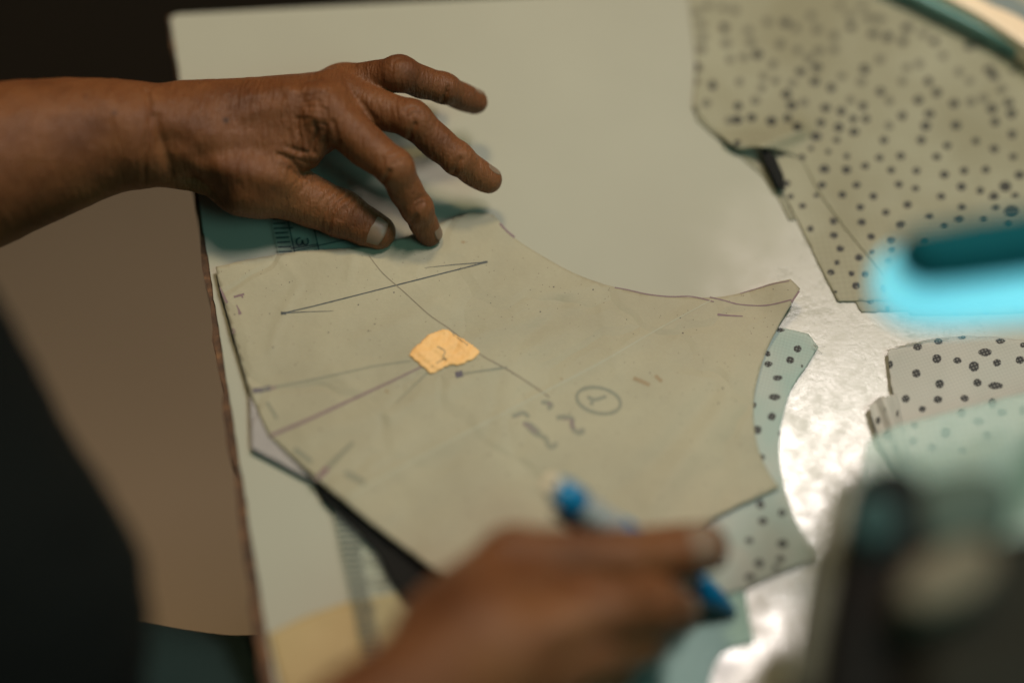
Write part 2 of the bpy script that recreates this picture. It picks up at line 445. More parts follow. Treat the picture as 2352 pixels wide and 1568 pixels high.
TL = U(390, 34); BL = U(630, 1568); TR = U(1000, 2)
dl = (BL - TL) / np.linalg.norm(BL - TL); dr = (TR - TL) / np.linalg.norm(TR - TL)
BL2 = TL + dl * .95; TR2 = TL + dr * 1.3; BR2 = TR2 + dl * .95
table = empty('table', TL + dr * .65 + dl * .475 + np.array([0, 0, -.74]), 'white topped work table with a chipped brown wooden edge under the papers', 'table')
def edge_pts(off, jit, step=.004):
    out = []
    L = .95; n = int(L / step)
    for k in range(n + 1):
        w = jit * (math.sin(k * .61) * .5 + math.sin(k * 1.73 + 1) * .3 + rng.normal(0, .45))
        out.append(TL + dl * (L * k / n) - dr * (off + (w if 0 < k < n else 0)))
    return out
def slab(name, pts, z1, z0, mat, bevel=None):
    T = np.array(pts); T[:, 2] = z1; n = len(T)
    ar = sum(T[i][0] * T[(i + 1) % n][1] - T[(i + 1) % n][0] * T[i][1] for i in range(n))
    if ar < 0: T = T[::-1]
    B = T.copy(); B[:, 2] = z0
    F = [tuple(range(n)), tuple(range(2 * n - 1, n - 1, -1))] + [(i, i + n, (i + 1) % n + n, (i + 1) % n) for i in range(n)]
    o = mesh_obj(name, np.vstack([T, B]), F, mat); adopt(o, table)
    if bevel: mod_bevel(o, bevel, 2)
    return o
e = edge_pts(0, .00025)
e[0] = TL + dl * .004; corner = [TL + dr * .0012 + dl * .0012, TL + dr * .004]
slab('laminate', list(reversed(e)) + corner + [TR2, BR2], 0, -.0011, M_TABLE)
# the bare core stands proud of the laminate, more so towards the near end
core = []
for k in range(0, 140):
    u = k / 139
    w = .0006 * math.sin(k * .9) + rng.normal(0, .0004)
    core.append(TL + dl * .95 * u - dr * (.0012 + .0062 * min(1, u * 1.9) ** 1.2 + w))
slab('wooden_core', list(reversed(core)) + [TR2 + dl * .002, BR2], -.0012, -.022, M_WOOD)
for (a, b) in ((.08, .08), (.08, .85), (1.2, .08), (1.2, .85)):
    c = TL + dr * a + dl * b; s = .025
    slab('leg', [c + dr * s + dl * s, c + dr * s - dl * s, c - dr * s - dl * s, c - dr * s + dl * s], -.0222, fz + .001, M_WOOD, .003)

# ------------------------------------------------------------------ ruler lying under the pattern, painted golden glow, black scrap painted in as shade
flat = lambda h: (lambda x, y: np.full(x.shape, h))
gold = sheet('golden_glow', [(616, 1456), (700, 1415), (790, 1384), (880, 1366), (1010, 1342), (1250, 1420), (1300, 1650), (666, 1660)],
             lambda x, y: .0006 + .0004 * vnoise(x, y, 300, 3), M_GOLD, 14)  # warm lamp glow on the table, put into a sheet's colour
tag(gold, 'golden painted lamp glow at the near left corner of the table, below the ruler', 'painted glow')
rl = lambda y: 626 + (y - 518) * .2095
ruler = empty('ruler', U(720, 900, .001), 'clear plastic ruler with dark ticks lying along the left of the table under the pattern', 'ruler')
pr = [(rl(400), 400), (rl(400) + 185, 385), (rl(1640) + 215, 1610), (rl(1640), 1640)]
T_ = np.array([U(x, y, .0032) for x, y in pr])
o = prism('ruler_blade', pr, .0014, .0032, M_ACRYL, ruler, .0004)
st, wd = [], []
y = 420.0; i = 0
sp = lambda y: 10.6 + (y - 500) * .0042
rh = flat(.0033)
while y < 1600:
    x0 = rl(y)
    st.append([(x0 + 2, y), (x0 + (32 if i % 10 else 46) + (y - 500) * .008, y - 1.5)]); wd.append(3.4 if y < 900 else 6.2)
    y += sp(y); i += 1
st += [[(rl(420) + 37, 420), (rl(1610) + 44, 1610)], [(rl(420) + 92, 420), (rl(880) + 100, 880)]]; wd += [3, 3]
for yy in (1235, 1282, 1330):
    st += [[(rl(yy) + 48, yy), (rl(yy) + 110, yy - 6)], [(rl(yy) + 70, yy + 14), (rl(yy) + 100, yy + 12)]]; wd += [4, 4]
# the mirrored figure 3 in its box
three = smooth_curve([(690, 546), (682, 550), (681, 558), (687, 564), (693, 559), (694, 552), (697, 560), (704, 562), (708, 555), (705, 547)], 5)
st += [three, [(668, 571), (728, 561)], [(674, 577), (740, 562), (820, 545)]]; wd += [4, 2.4, 2]
ribbon('ruler_markings', st, wd, rh, M_RULERINK, ruler, True)['kind'] = 'stuff'
scrap = sheet('edge_shade_scrap', [(722, 1100), (745, 1092), (800, 1130), (1010, 1290), (1060, 1330), (1010, 1400), (930, 1372), (890, 1318), (862, 1262), (822, 1220), (785, 1186), (742, 1142)],
              lambda x, y: .0042 + .0006 * vnoise(x, y, 90, 5), M_SHADEBLACK, 9)  # dark sheet painting in the shade under the lifted pattern edge
tag(scrap, 'black scrap painting the shade between the ruler and the lower left edge of the pattern', 'painted shade')

# ------------------------------------------------------------------ paper pattern
upper = smooth_curve([(1145, 505), (1180, 545), (1250, 590), (1330, 632), (1430, 664), (1530, 679), (1640, 683), (1720, 668), (1770, 651), (1816, 641)], 6)
right = smooth_curve([(1838, 663), (1788, 750), (1757, 815), (1736, 890), (1731, 950), (1738, 1015), (1760, 1075), (1790, 1118)], 5)
outline = [(495, 613), (560, 598), (640, 583), (700, 576), (770, 572), (850, 566), (930, 545), (1010, 512), (1080, 488), (1133, 492)] + upper + right + \
          [(1652, 1182), (1400, 1330), (1150, 1392), (992, 1303), (860, 1206), (735, 1106), (617, 1001), (576, 906), (536, 770), (500, 640)]
HC = [([(640, 590), (690, 648), (640, 742), (622, 800)], .0005, 10), ([(812, 578), (800, 640)], .0004, 9), ([(1180, 700), (1480, 620)], .0005, 16),
      ([(700, 1000), (1010, 900), (1300, 760)], .0006, 22), ([(1290, 700), (1150, 840), (1120, 1000)], -.0005, 16), ([(1500, 1150), (1650, 960), (1700, 800)], .0008, 26),
      ([(1250, 1250), (1500, 1060), (1640, 900)], -.0007, 24), ([(820, 780), (1000, 700)], .0004, 14), ([(760, 850), (900, 960)], .0004, 12), ([(1380, 700), (1420, 860)], .0004, 12)]
def hpat(x, y):
    h = .0049 + .0007 * vnoise(x, y, 420, 1) + .0003 * vnoise(x, y, 130, 2)
    d = seg_dist(x, y, [(800, 1150), (1000, 1310), (1150, 1400)])
    h = h + .0045 * np.exp(-(d / 120) ** 2)
    d = seg_dist(x, y, [(1816, 641), (1838, 663)])
    h = h + .006 * np.exp(-(d / 70) ** 2)
    d = seg_dist(x, y, [(1080, 470), (1150, 505)]); h = h + .002 * np.exp(-(d / 50) ** 2)
    # the fold that crosses the sheet
    d = seg_dist(x, y, [(1630, 692), (1240, 905), (800, 1140)]); h = h + .00045 * np.exp(-(d / 13) ** 2)
    d = seg_dist(x, y, [(1330, 700), (900, 830), (560, 905)]); h = h + .0004 * np.exp(-(d / 14) ** 2)
    for ln, a, w in HC:
        h = h + a * np.exp(-(seg_dist(x, y, ln) / w) ** 2)
    return h
pattern = empty('sewing_pattern', U(1200, 850, .004), 'kraft paper sewing pattern with pen lines and an orange tape patch, under the left hand', 'pattern')
sheet('pattern_sheet', outline, hpat, M_KRAFT, 8, pattern, .0004, .35)
dart = sheet('pattern_under_layer', [(572, 902), (600, 890), (650, 985), (760, 1100), (728, 1110), (650, 1068), (577, 1030), (574, 960)],
             lambda x, y: .0036 + 0 * x, M_LILAC, 9, pattern, .0012)
dart['label'] = 'grey under layer of the pattern showing at the dart'
tape_poly = [(940, 815), (949, 801), (962, 790), (984, 768), (1000, 762), (1016, 756), (1028, 757), (1044, 768), (1068, 781), (1099, 803), (1100, 812), (1088, 824), (1070, 832), (1052, 838), (1032, 838), (1016, 846), (1003, 853), (990, 858), (968, 840)]
tape = sheet('tape_patch', tape_poly, lambda x, y: hpat(x, y) + .0003 + .00045 * (1 + vnoise(x, y, 26, 9)), M_TAPE, 4, pattern, .0002, .8)
tape['label'] = 'torn patch of orange masking tape'
ribbon('pencil_line', [smooth_curve([(1004, 795), (1022, 806), (1018, 818), (1026, 826)], 5), [(1040, 768), (1075, 792)], [(1020, 822), (990, 842)]], [2.4, 1.6, 1.6],
       lambda x, y: hpat(x, y) + .0009, M_RUST, pattern)
ribbon('grain_arrow', [[(650, 719), (720, 703), (1118, 602)], [(650, 719), (700, 716), (765, 714)], [(1118, 602), (1040, 608), (975, 615)]], [2.7, (2.6, .8), (2.8, .7)], hpat, M_INK, pattern)
ribbon('grain_arrow', [[(645, 719), (657, 719)], [(1105, 604), (1120, 601)]], [6.5, 4.5], hpat, M_INK, pattern)
ribbon('pencil_line', [smooth_curve([(848, 588), (880, 628), (930, 672), (985, 722), (1035, 757), (1072, 788), (1110, 818), (1165, 848), (1220, 883), (1262, 912)], 6)], [(2.0, 3.0)], hpat, M_PENCIL, pattern)
ribbon('dart_line', [[(945, 828), (860, 840), (735, 868), (600, 894)], [(1165, 843), (1110, 851), (1062, 858)]], [(2.6, 3.6), 4.5], hpat, M_INKS, pattern)
ribbon('dart_line', [[(968, 842), (900, 875), (800, 921), (700, 967), (622, 1000)]], [(4, 8)], hpat, M_INKP, pattern)
ribbon('dart_line', [[(985, 853), (960, 876), (910, 925)], [(812, 1015), (790, 1036), (748, 1078), (722, 1102)]], [(4, 1.5), (8, 12)], hpat, M_INKS, pattern)
ribbon('notch_mark', [[(579, 897), (600, 895), (622, 890)], [(1046, 861), (1063, 857)]], [11, 15], hpat, M_NAVY, pattern)
ribbon('notch_mark', [[(754, 1074), (738, 1090), (724, 1101)], [(620, 891), (634, 889)]], [10, 4], hpat, M_MAG, pattern)
ribbon('staple_mark', [[(613, 923), (636, 961)], [(676, 1030), (716, 1061)], [(792, 1084), (838, 1109)]], [7, 11, 13], hpat, M_INKS, pattern)
ribbon('handwriting', [[(537, 682), (561, 675)], [(554, 677), (558, 684)], [(543, 700), (548, 710), (552, 722)], [(505, 660), (513, 678), (522, 696)], smooth_curve([(533, 755), (538, 757), (538, 763), (533, 764)], 4)],
       [5, 4, (2, 8), (3, 6), 3], hpat, M_INKP, pattern)
zz = lambda p: (1102.5 + p[0] * .1953, 796 + p[1] * .1953)
circ = [zz((1395 + 262 * math.cos(a) * math.cos(.22) - 148 * math.sin(a) * math.sin(.22), 630 + 262 * math.cos(a) * math.sin(.22) + 148 * math.sin(a) * math.cos(.22))) for a in np.linspace(.3, 6.6, 44)]
sc = lambda pts: smooth_curve([zz(p) for p in pts], 5)
ribbon('handwriting', [circ, sc([(1265, 590), (1335, 618), (1400, 610), (1485, 580)]), sc([(1335, 618), (1318, 650), (1305, 685)]),
       sc([(720, 652), (790, 655), (845, 690), (795, 728)]), sc([(380, 822), (450, 790), (520, 778), (575, 830)]),
       sc([(505, 900), (590, 915), (650, 960), (700, 1040), (640, 1010), (560, 930)]), sc([(700, 1040), (775, 1080), (800, 1150), (850, 1180), (905, 1130)]),
       sc([(900, 835), (1000, 822), (1085, 845), (1082, 920), (1120, 990), (1190, 1010), (1212, 960)])],
       [8, 8, 9, 10, 9, 11, 10, 11], hpat, M_INKS, pattern)
ribbon('handwriting', [sc([(740, 655), (800, 665), (830, 690)]), sc([(420, 815), (470, 790)]), sc([(520, 905), (600, 950), (680, 1020)]), sc([(970, 845), (1070, 850), (1080, 920), (1110, 960)]), sc([(1170, 970), (1185, 985)])],
       [6, 6, 6, 6, 5], hpat, M_INKP, pattern)
ribbon('seam_line', [smooth_curve([(1412, 660), (1440, 665), (1490, 676), (1540, 681), (1590, 681), (1640, 693)], 5), smooth_curve([(1630, 682), (1660, 689), (1700, 699), (1760, 701), (1818, 688)], 6), [(1648, 722), (1668, 724), (1706, 726)],
       [(1836, 668), (1818, 694)], smooth_curve([(1148, 513), (1165, 531), (1182, 545)], 4), smooth_curve([(1700, 674), (1740, 662), (1775, 652), (1812, 645)], 4)], [2.8, 3.0, (5, 2.5), 4.5, 5, 2.2], hpat, M_INKP, pattern)
ribbon('fold_line', [smooth_curve([(1632, 690), (1500, 762), (1380, 832), (1240, 905), (1000, 1030), (800, 1138)], 6)], [(2, 5)], hpat, M_FOLD, pattern)
ribbon('smudge', [smooth_curve([(1455, 868), (1475, 876), (1492, 884)], 4), smooth_curve([(1505, 862), (1520, 876)], 4), [(1060, 555), (1068, 557)], [(1288, 868), (1292, 872)], [(885, 896), (892, 901)]], [9, 8, 5, 3, 5], hpat, M_RUST, pattern)

# ------------------------------------------------------------------ dotted fabrics
D7 = lambda l: [(1592 + x * .3516, 612 + y * .3516, a * .3516, b * .3516) for x, y, a, b in l]
D8 = lambda l: [(1592 + x * .3516, 1017 + y * .3516, a * .3516, b * .3516) for x, y, a, b in l]
dotsC = D7([(1466,525,30,22),(1602,488,30,20),(1757,463,27,13),(2007,487,33,17),(2155,512,20,18),(1592,602,30,30),(1726,613,27,22),(1907,560,44,25),(1834,652,33,34),(1986,628,27,24),(2135,610,28,26),(1459,697,28,28),(1611,766,29,28),(1857,758,28,26),(1975,778,48,24),(1390,863,26,26),(1600,868,29,24),(1774,859,28,22),(1497,930,24,22),(1290,640,15,28),(1755,955,30,30),(1955,890,28,32),(2018,952,32,24),(1865,1012,38,28),(1447,1037,24,24),(1650,1083,33,36),(1438,1140,28,28),(2150,940,22,30),(1920,1100,30,28),(1560,1180,28,28),(1760,1200,30,26)])
dotsC2 = D7([(1270,1100,30,36),(1208,1005,15,25),(1255,938,6,15),(1335,960,8,25),(1380,1065,12,22),(1320,1180,12,20)])
dotsB = D7([(570,415,28,15),(683,537,26,24),(634,610,26,24),(488,570,18,18),(490,637,28,20),(553,727,32,19),(532,851,38,21),(514,980,27,27),(418,1066,30,28),(400,905,14,20),(445,1245,25,22),(438,1545,25,25),(712,648,8,12),(565,1090,8,20)]) + \
        D8([(440,405,28,22),(580,455,25,24),(456,508,32,24),(367,635,28,20),(584,657,34,28),(572,758,28,24),(430,785,30,28),(372,875,34,24),(540,815,22,20),(185,780,22,18)])
low = [(465,65,25),(545,125,26),(750,138,22),(890,160,24),(1038,235,34),(1183,240,32),(1305,215,27),(1022,340,27),(1250,340,27),(1155,405,27),(1360,415,28),(1275,487,26),(1283,585,28),(1097,578,28),(1443,520,25),(1585,470,28),(895,477,24),(945,627,25),(1100,672,27),(1143,758,27),(1265,817,29),(1121,850,21),(1081,914,26),(1216,921,23),(1308,928,25),(1246,1002,29),(1345,680,27),(1352,783,19),(1480,707,29),(1485,772,24),(1540,602,31),(1728,550,26),(1465,845,25),(1440,1020,30),(815,415,22),(1110,1042,15),(785,330,30),(985,408,20),(1430,45,28),(1118,45,24),(985,20,24),(1185,152,22),(1400,162,26),(1540,150,28),(1675,45,30),(1847,82,27),(2034,52,26),(2155,103,30),(2280,155,26),(1776,155,28),(1478,243,26),(1643,247,26),(1828,272,30),(1957,247,28),(2101,240,27),(2323,275,32),(1527,337,27),(1637,362,24),(1940,352,31),(2063,377,26),(2153,415,33),(2228,350,40),(2293,410,24),(1806,415,28),(1943,487,28),(2166,494,26),(1925,572,32),(2087,573,26),(1827,617,25),(2270,520,50),(2250,605,28),(1062,122,20),(950,100,20),(1725,1050,30),(1867,1075,32),(1580,1050,28),(2027,1035,25),(1925,990,25),(2165,970,28),
       (1700,720,26),(1900,760,26),(2080,700,26),(2200,820,28),(1750,860,26),(1980,880,28)]
dotsA = [(1531.25 + x * .349, 306.25 + y * .349, r * .349, r * .349 * .85) for x, y, r in low]
up = [(1258,540),(1310,595),(1386,480),(1414,400),(1485,378),(1540,480),(1590,545),(1720,425),(1782,477),(1895,410),(1925,450),(2043,417),(1970,527),(1863,580),(1790,600),(1690,610),(1545,670),(1385,683),(1308,740),(1523,742),(1703,738),(1480,590),(1913,640),(2010,605),(2028,668),(1932,718),(2032,790),(1097,700),(1172,700),(1103,775),(1013,750),(935,635),(1027,655),(1080,590),(1155,625),(1030,450),(968,517),(872,480),(788,423),(705,555),(807,603),(740,490),(640,477),(570,450),(560,520),(523,592),(428,483),(270,503),(235,607),(420,625),(370,710),(415,705),(500,693),(617,713),(712,695),(768,745),(907,722),(878,803),(985,212),(985,292),(770,297),(668,262),(533,322),(455,340),(372,352),(350,257),(1255,350),(1165,408),(1145,483),(883,398),(895,300),(885,175),(1085,160),(1215,200),(1188,105),(1080,95),(1255,115),(1415,165),(1510,200),(1575,245),(1625,330),(1780,275),(1850,255),(1980,305),(1150,40),(1020,35),(850,95),(595,130),(495,250),(480,180),(400,60),(205,145),(180,70),(245,35),(215,220),(205,290),(180,400),(175,480),(165,645),(700,135),(760,165),(340,165),(625,380),(1300,220),(1390,245),(1500,65),(1640,90),(1730,130),(835,345),(735,620),(330,45)]
paleA = []
for (x, y) in up:
    d = (1531 + x * .3906, y * .3906, 10.8 * random.uniform(.88, 1.15), 10.0 * random.uniform(.88, 1.1))
    (paleA if random.random() < (.8 if x < 1100 and y < 420 else .45 if y < 620 else .1) or y < 130 else dotsA).append(d)
dotsA2 = [(1531.25 + x * .349, 306.25 + y * .349, r * .349, r * .349 * .85) for x, y, r in [(1343,1098,30),(1456,1152,26),(1900,1180,20),(1620,1140,24),(2100,1165,28),(2300,1140,26)]]

def hA(x, y):
    h = .0016 + .0003 * vnoise(x, y, 330, 11) + .0001 * vnoise(x, y, 120, 12)
    d = seg_dist(x, y, [(1757, 345), (1800, 425)]); h = h + .006 * np.exp(-(d / 38) ** 2)
    d = seg_dist(x, y, [(1660, 330), (1760, 330), (1835, 300)]); h = h + .004 * np.exp(-(d / 20) ** 2)
    return h
fab_under = sheet('dotted_fabric', [(1770, 345), (2100, 300), (2500, 300), (2500, 712), (2352, 716), (2200, 722), (2092, 722), (2086, 712), (2030, 715), (1979, 717), (1960, 690), (1900, 560)],
                  lambda x, y: .0006 + .0001 * vnoise(x, y, 200, 14), M_FAB_A2, 9, None, .0002, .6, dotsA2, [])
tag(fab_under, 'lowest dotted fabric layer, its cut edge showing just below the cyan lamp', 'fabric')
fab_mid = sheet('dotted_fabric', [(1780, 352), (1760, 400)] + smooth_curve([(1762, 402), (1800, 450), (1838, 520), (1880, 605), (1925, 692)], 4) + [(2010, 690), (2500, 690), (2500, 330), (1900, 330)],
                lambda x, y: .0011 + .0001 * vnoise(x, y, 260, 15), M_FAB_A, 7, None, .0002, .5,
                [d for d in dotsA if d[0] < 1846 + (d[1] - 370) * .79], [])
tag(fab_mid, 'middle dotted fabric layer forming the narrow strip left of the long diagonal edge', 'fabric')
fab_top = sheet('dotted_fabric', [(1578, -60), (1590, 40), (1600, 130), (1592, 250), (1625, 290), (1665, 320), (1700, 345), (1742, 338), (1778, 342), (1812, 352)] +
                smooth_curve([(1842, 366), (1872, 425), (1902, 472), (1960, 548), (2020, 618), (2062, 668), (2082, 692)], 4) +
                [(2200, 688), (2500, 670), (2500, 190)] + smooth_curve([(2400, 150), (2352, 129), (2270, 96), (2195, 74), (2110, 36), (2019, 0), (1900, -60)], 4),
                hA, M_FAB_A, 5, None, .0002, .6, dotsA, paleA)
tag(fab_top, 'large cream fabric with black dots filling the upper right of the table', 'fabric')
flap = sheet('dotted_fabric', [(1597, 255), (1625, 286), (1662, 318), (1700, 342), (1742, 372), (1780, 420), (1806, 462), (1826, 505), (1812, 505), (1786, 452), (1750, 402), (1700, 358), (1640, 312), (1600, 275)],
             lambda x, y: .0008 + 0 * x, M_FAB_A2, 6, None, .0003, .2, dotsA, [])
tag(flap, 'thin dotted fabric edge peeking out along the left of the large dotted fabric', 'fabric')
gap = sheet('fold_shade_sliver', [(1744, 336), (1762, 340), (1782, 362), (1800, 402), (1803, 440), (1786, 428), (1768, 392), (1752, 362)], lambda x, y: .0040 + .003 * np.exp(-((x - 1770) / 30) ** 2), M_SHADEBLACK, 6)  # dark sliver painting in the shadow gap under the raised fold
tag(gap, 'small black sliver painting the shade inside the fold of the dotted fabric', 'painted fold shade')

polyB = [(1790, 752), (1822, 758), (1857, 767), (1868, 782), (1880, 797)] + smooth_curve([(1880, 797), (1852, 842), (1822, 885), (1805, 930), (1793, 985), (1790, 1040), (1797, 1090), (1812, 1150), (1835, 1205), (1868, 1262)], 4) + \
        [(1872, 1283), (1800, 1310), (1712, 1352), (1600, 1380), (1560, 1150), (1640, 1000), (1690, 850), (1740, 780)]
fabB = sheet('dotted_fabric', polyB, lambda x, y: .0022 + .0005 * vnoise(x, y, 150, 21), M_FAB_B, 4.5, None, .0002, .55, dotsB, [])
tag(fabB, 'curved white dotted fabric strip emerging from under the right edge of the paper pattern', 'fabric')
polyC = [(2038, 803), (2090, 790), (2150, 776), (2215, 771), (2290, 773), (2352, 782), (2500, 800), (2500, 1260), (2120, 1260), (2085, 1160), (2068, 1060), (2060, 930), (2046, 880)]
fabC = sheet('dotted_fabric', polyC, lambda x, y: .0036 + .0006 * vnoise(x, y, 190, 31), M_FAB_C, 4.5, None, .0002, .6, dotsC, [])
tag(fabC, 'pale dotted fabric piece at the right edge, half covered by sheer teal cloth', 'fabric')
fabC2 = sheet('dotted_fabric', [(1996, 932), (2018, 912), (2060, 903), (2080, 1000), (2110, 1120), (2060, 1080), (2020, 1010)], lambda x, y: .0055 + .0016 * np.sin((x - y * .35) / 9), M_FAB_C, 4.5, None, .0002, .5, dotsC2, [])
tag(fabC2, 'small folded dotted fabric end left of the pale dotted piece', 'fabric')
thr = bpy.data.curves.new('thread', 'CURVE'); thr.dimensions = '3D'; thr.bevel_depth = .00012
for pts in ([(1880, 797), (1868, 793), (1895, 796)], [(1868, 790), (1880, 806), (1888, 812)], [(2080, 790), (2130, 782), (2180, 778)], [(2055, 797), (2120, 786)], [(2240, 615), (2150, 640)]):
    s = thr.splines.new('POLY'); s.points.add(len(pts) - 1)
    for i, p in enumerate(pts): s.points[i].co = (*U(p[0], p[1], .0045), 1)
tho = bpy.data.objects.new('loose_thread', thr); col.objects.link(tho); thr.materials.append(M_INKS)
tag(tho, 'loose grey threads fraying from the cut edges of the dotted fabrics', 'thread', kind='stuff')
sheer = sheet('sheer_cloth', [(1990, 1010), (2060, 975), (2180, 945), (2352, 900), (2500, 870), (2500, 1330), (2000, 1330), (1960, 1150)], lambda x, y: .030 + .003 * vnoise(x, y, 200, 41), M_SHEER, 14)
tag(sheer, 'sheer pale teal cloth over the lower half of the right dotted fabric', 'cloth')
tealc = sheet('teal_cloth', smooth_curve([(1712, 1356), (1722, 1420), (1735, 1478)], 3) + [(1690, 1488)] + smooth_curve([(1660, 1500), (1640, 1535), (1622, 1620)], 4) + [(1300, 1640), (1320, 1380), (1560, 1290), (1700, 1340)],
              lambda x, y: .0008 + .0005 * vnoise(x, y, 240, 43), M_TEALCL, 10)
tag(tealc, 'smooth pale teal cloth under the pen tip at the bottom of the table', 'cloth')

# curved flexible strip in the top right corner: concentric bands of a bent plastic ruler
def arc_band(name, inner, outer, h0, h1, mat, parent):
    i_ = smooth_curve(inner, 6); o_ = smooth_curve(outer, 6)
    return prism(name, i_ + o_[::-1], h0, h1, mat, parent, .0015)
flexi = empty('curved_rim', U(2250, 60, 0), 'curved plastic rim with cream, teal and grey bands in the far right corner', 'rim')
a0 = [(1960, -90), (2100, -10), (2210, 45), (2300, 92), (2380, 140), (2480, 215)]
a1 = [(2040, -90), (2160, -15), (2240, 28), (2310, 72), (2380, 122), (2480, 200)]
a2 = [(2120, -90), (2262, 0), (2310, 22), (2352, 43), (2420, 85), (2500, 145)]
a3 = [(2220, -90), (2330, -8), (2360, 10), (2400, 30), (2450, 65), (2520, 110)]
arc_band('teal_band', a0, a1, .006, .014, M_RIMTEAL, flexi)
arc_band('cream_band', a1, a2, .006, .020, M_RIMCREAM, flexi)
arc_band('grey_band', a2, a3, .006, .014, M_RIMGREY, flexi)

# ------------------------------------------------------------------ signed-distance modelling for the body
class Field:
    def __init__(s, lo, hi, h):
        s.lo = np.array(lo, float); s.h = h; s.n = np.ceil((np.array(hi) - s.lo) / h).astype(int) + 1
        s.F = np.full(s.n, .05, np.float32)
    def sub(s, lo, hi):
        a = np.clip(np.floor((lo - s.lo) / s.h).astype(int), 0, s.n - 1); b = np.clip(np.ceil((hi - s.lo) / s.h).astype(int) + 1, 1, s.n)
        sl = tuple(slice(a[i], b[i]) for i in range(3))
        ax = [(s.lo[i] + np.arange(a[i], b[i]) * s.h).astype(np.float32) for i in range(3)]
        return sl, np.meshgrid(*ax, indexing='ij', sparse=True)
def smin(a, b, k):
    h = np.maximum(k - np.abs(a - b), 0) / k
    return np.minimum(a, b) - h * h * k * .25
def d_cone(G, A, B, ra, rb):
    X, Y, Z = G; ab = B - A; L = max(float(ab @ ab), 1e-12)
    t = np.clip(((X - A[0]) * ab[0] + (Y - A[1]) * ab[1] + (Z - A[2]) * ab[2]) / L, 0, 1)
    return np.sqrt((X - A[0] - t * ab[0]) ** 2 + (Y - A[1] - t * ab[1]) ** 2 + (Z - A[2] - t * ab[2]) ** 2) - (ra + (rb - ra) * t)
def d_ell(G, C, R, axes):
    X, Y, Z = (G[i] - C[i] for i in range(3))
    q = [(X * ax[0] + Y * ax[1] + Z * ax[2]) for ax in axes]
    k0 = np.sqrt(sum((q[i] / R[i]) ** 2 for i in range(3))); k1 = np.sqrt(sum((q[i] / R[i] ** 2) ** 2 for i in range(3)))
    return k0 * (k0 - 1) / np.maximum(k1, 1e-6)
MARG = .014
def add_cone(f, A, B, ra, rb, k):
    lo = np.minimum(A, B) - max(ra, rb) - MARG; hi = np.maximum(A, B) + max(ra, rb) + MARG
    sl, G = f.sub(lo, hi); f.F[sl] = smin(f.F[sl], d_cone(G, A, B, ra, rb).astype(np.float32), k)
def add_chain_finger(f, pts, rad, k_root, root, palm, pads=True):
    """one finger: cones between joints, fleshy pads on the palm side, knuckle bulges on the back"""
    P = np.array(pts); R = np.array(rad); lo = P.min(0) - R.max() - MARG; hi = P.max(0) + R.max() + MARG
    sl, G = f.sub(lo, hi)
    d = None
    for i in range(len(P) - 1):
        c = d_cone(G, P[i], P[i + 1], R[i], R[i + 1])
        # waist between joints
        d = c if d is None else smin(d, c, .0025)
    if pads:
        for i in range(len(P) - 1):
            s = P[i + 1] - P[i]; L = np.linalg.norm(s); s = s / L; pd = palm - s * (palm @ s); pd /= np.linalg.norm(pd)
            sd = np.cross(s, pd); rm = (R[i] + R[i + 1]) / 2; last = i == len(P) - 2
            c = P[i] + s * L * (.55 if not last else .62) + pd * rm * .28
            e = d_ell(G, c, (L * (.40 if not last else .5), rm * .97, rm * .90), (s, pd, sd))
            d = smin(d, e, .003)
        for i in range(1, len(P) - 1):
            s = P[i + 1] - P[i - 1]; s /= np.linalg.norm(s); pd = palm - s * (palm @ s); pd /= np.linalg.norm(pd)
            c = P[i] - pd * R[i] * .12
            e = d_ell(G, c, (R[i] * 1.15, R[i] * .92, R[i] * .97), (s, pd, np.cross(s, pd)))
            d = smin(d, e, .003)
    r = np.sqrt((G[0] - root[0]) ** 2 + (G[1] - root[1]) ** 2 + (G[2] - root[2]) ** 2)
    k = np.clip(1 - r / .030, 0, 1) * k_root + .0006
    f.F[sl] = smin(f.F[sl], d.astype(np.float32), k.astype(np.float32))
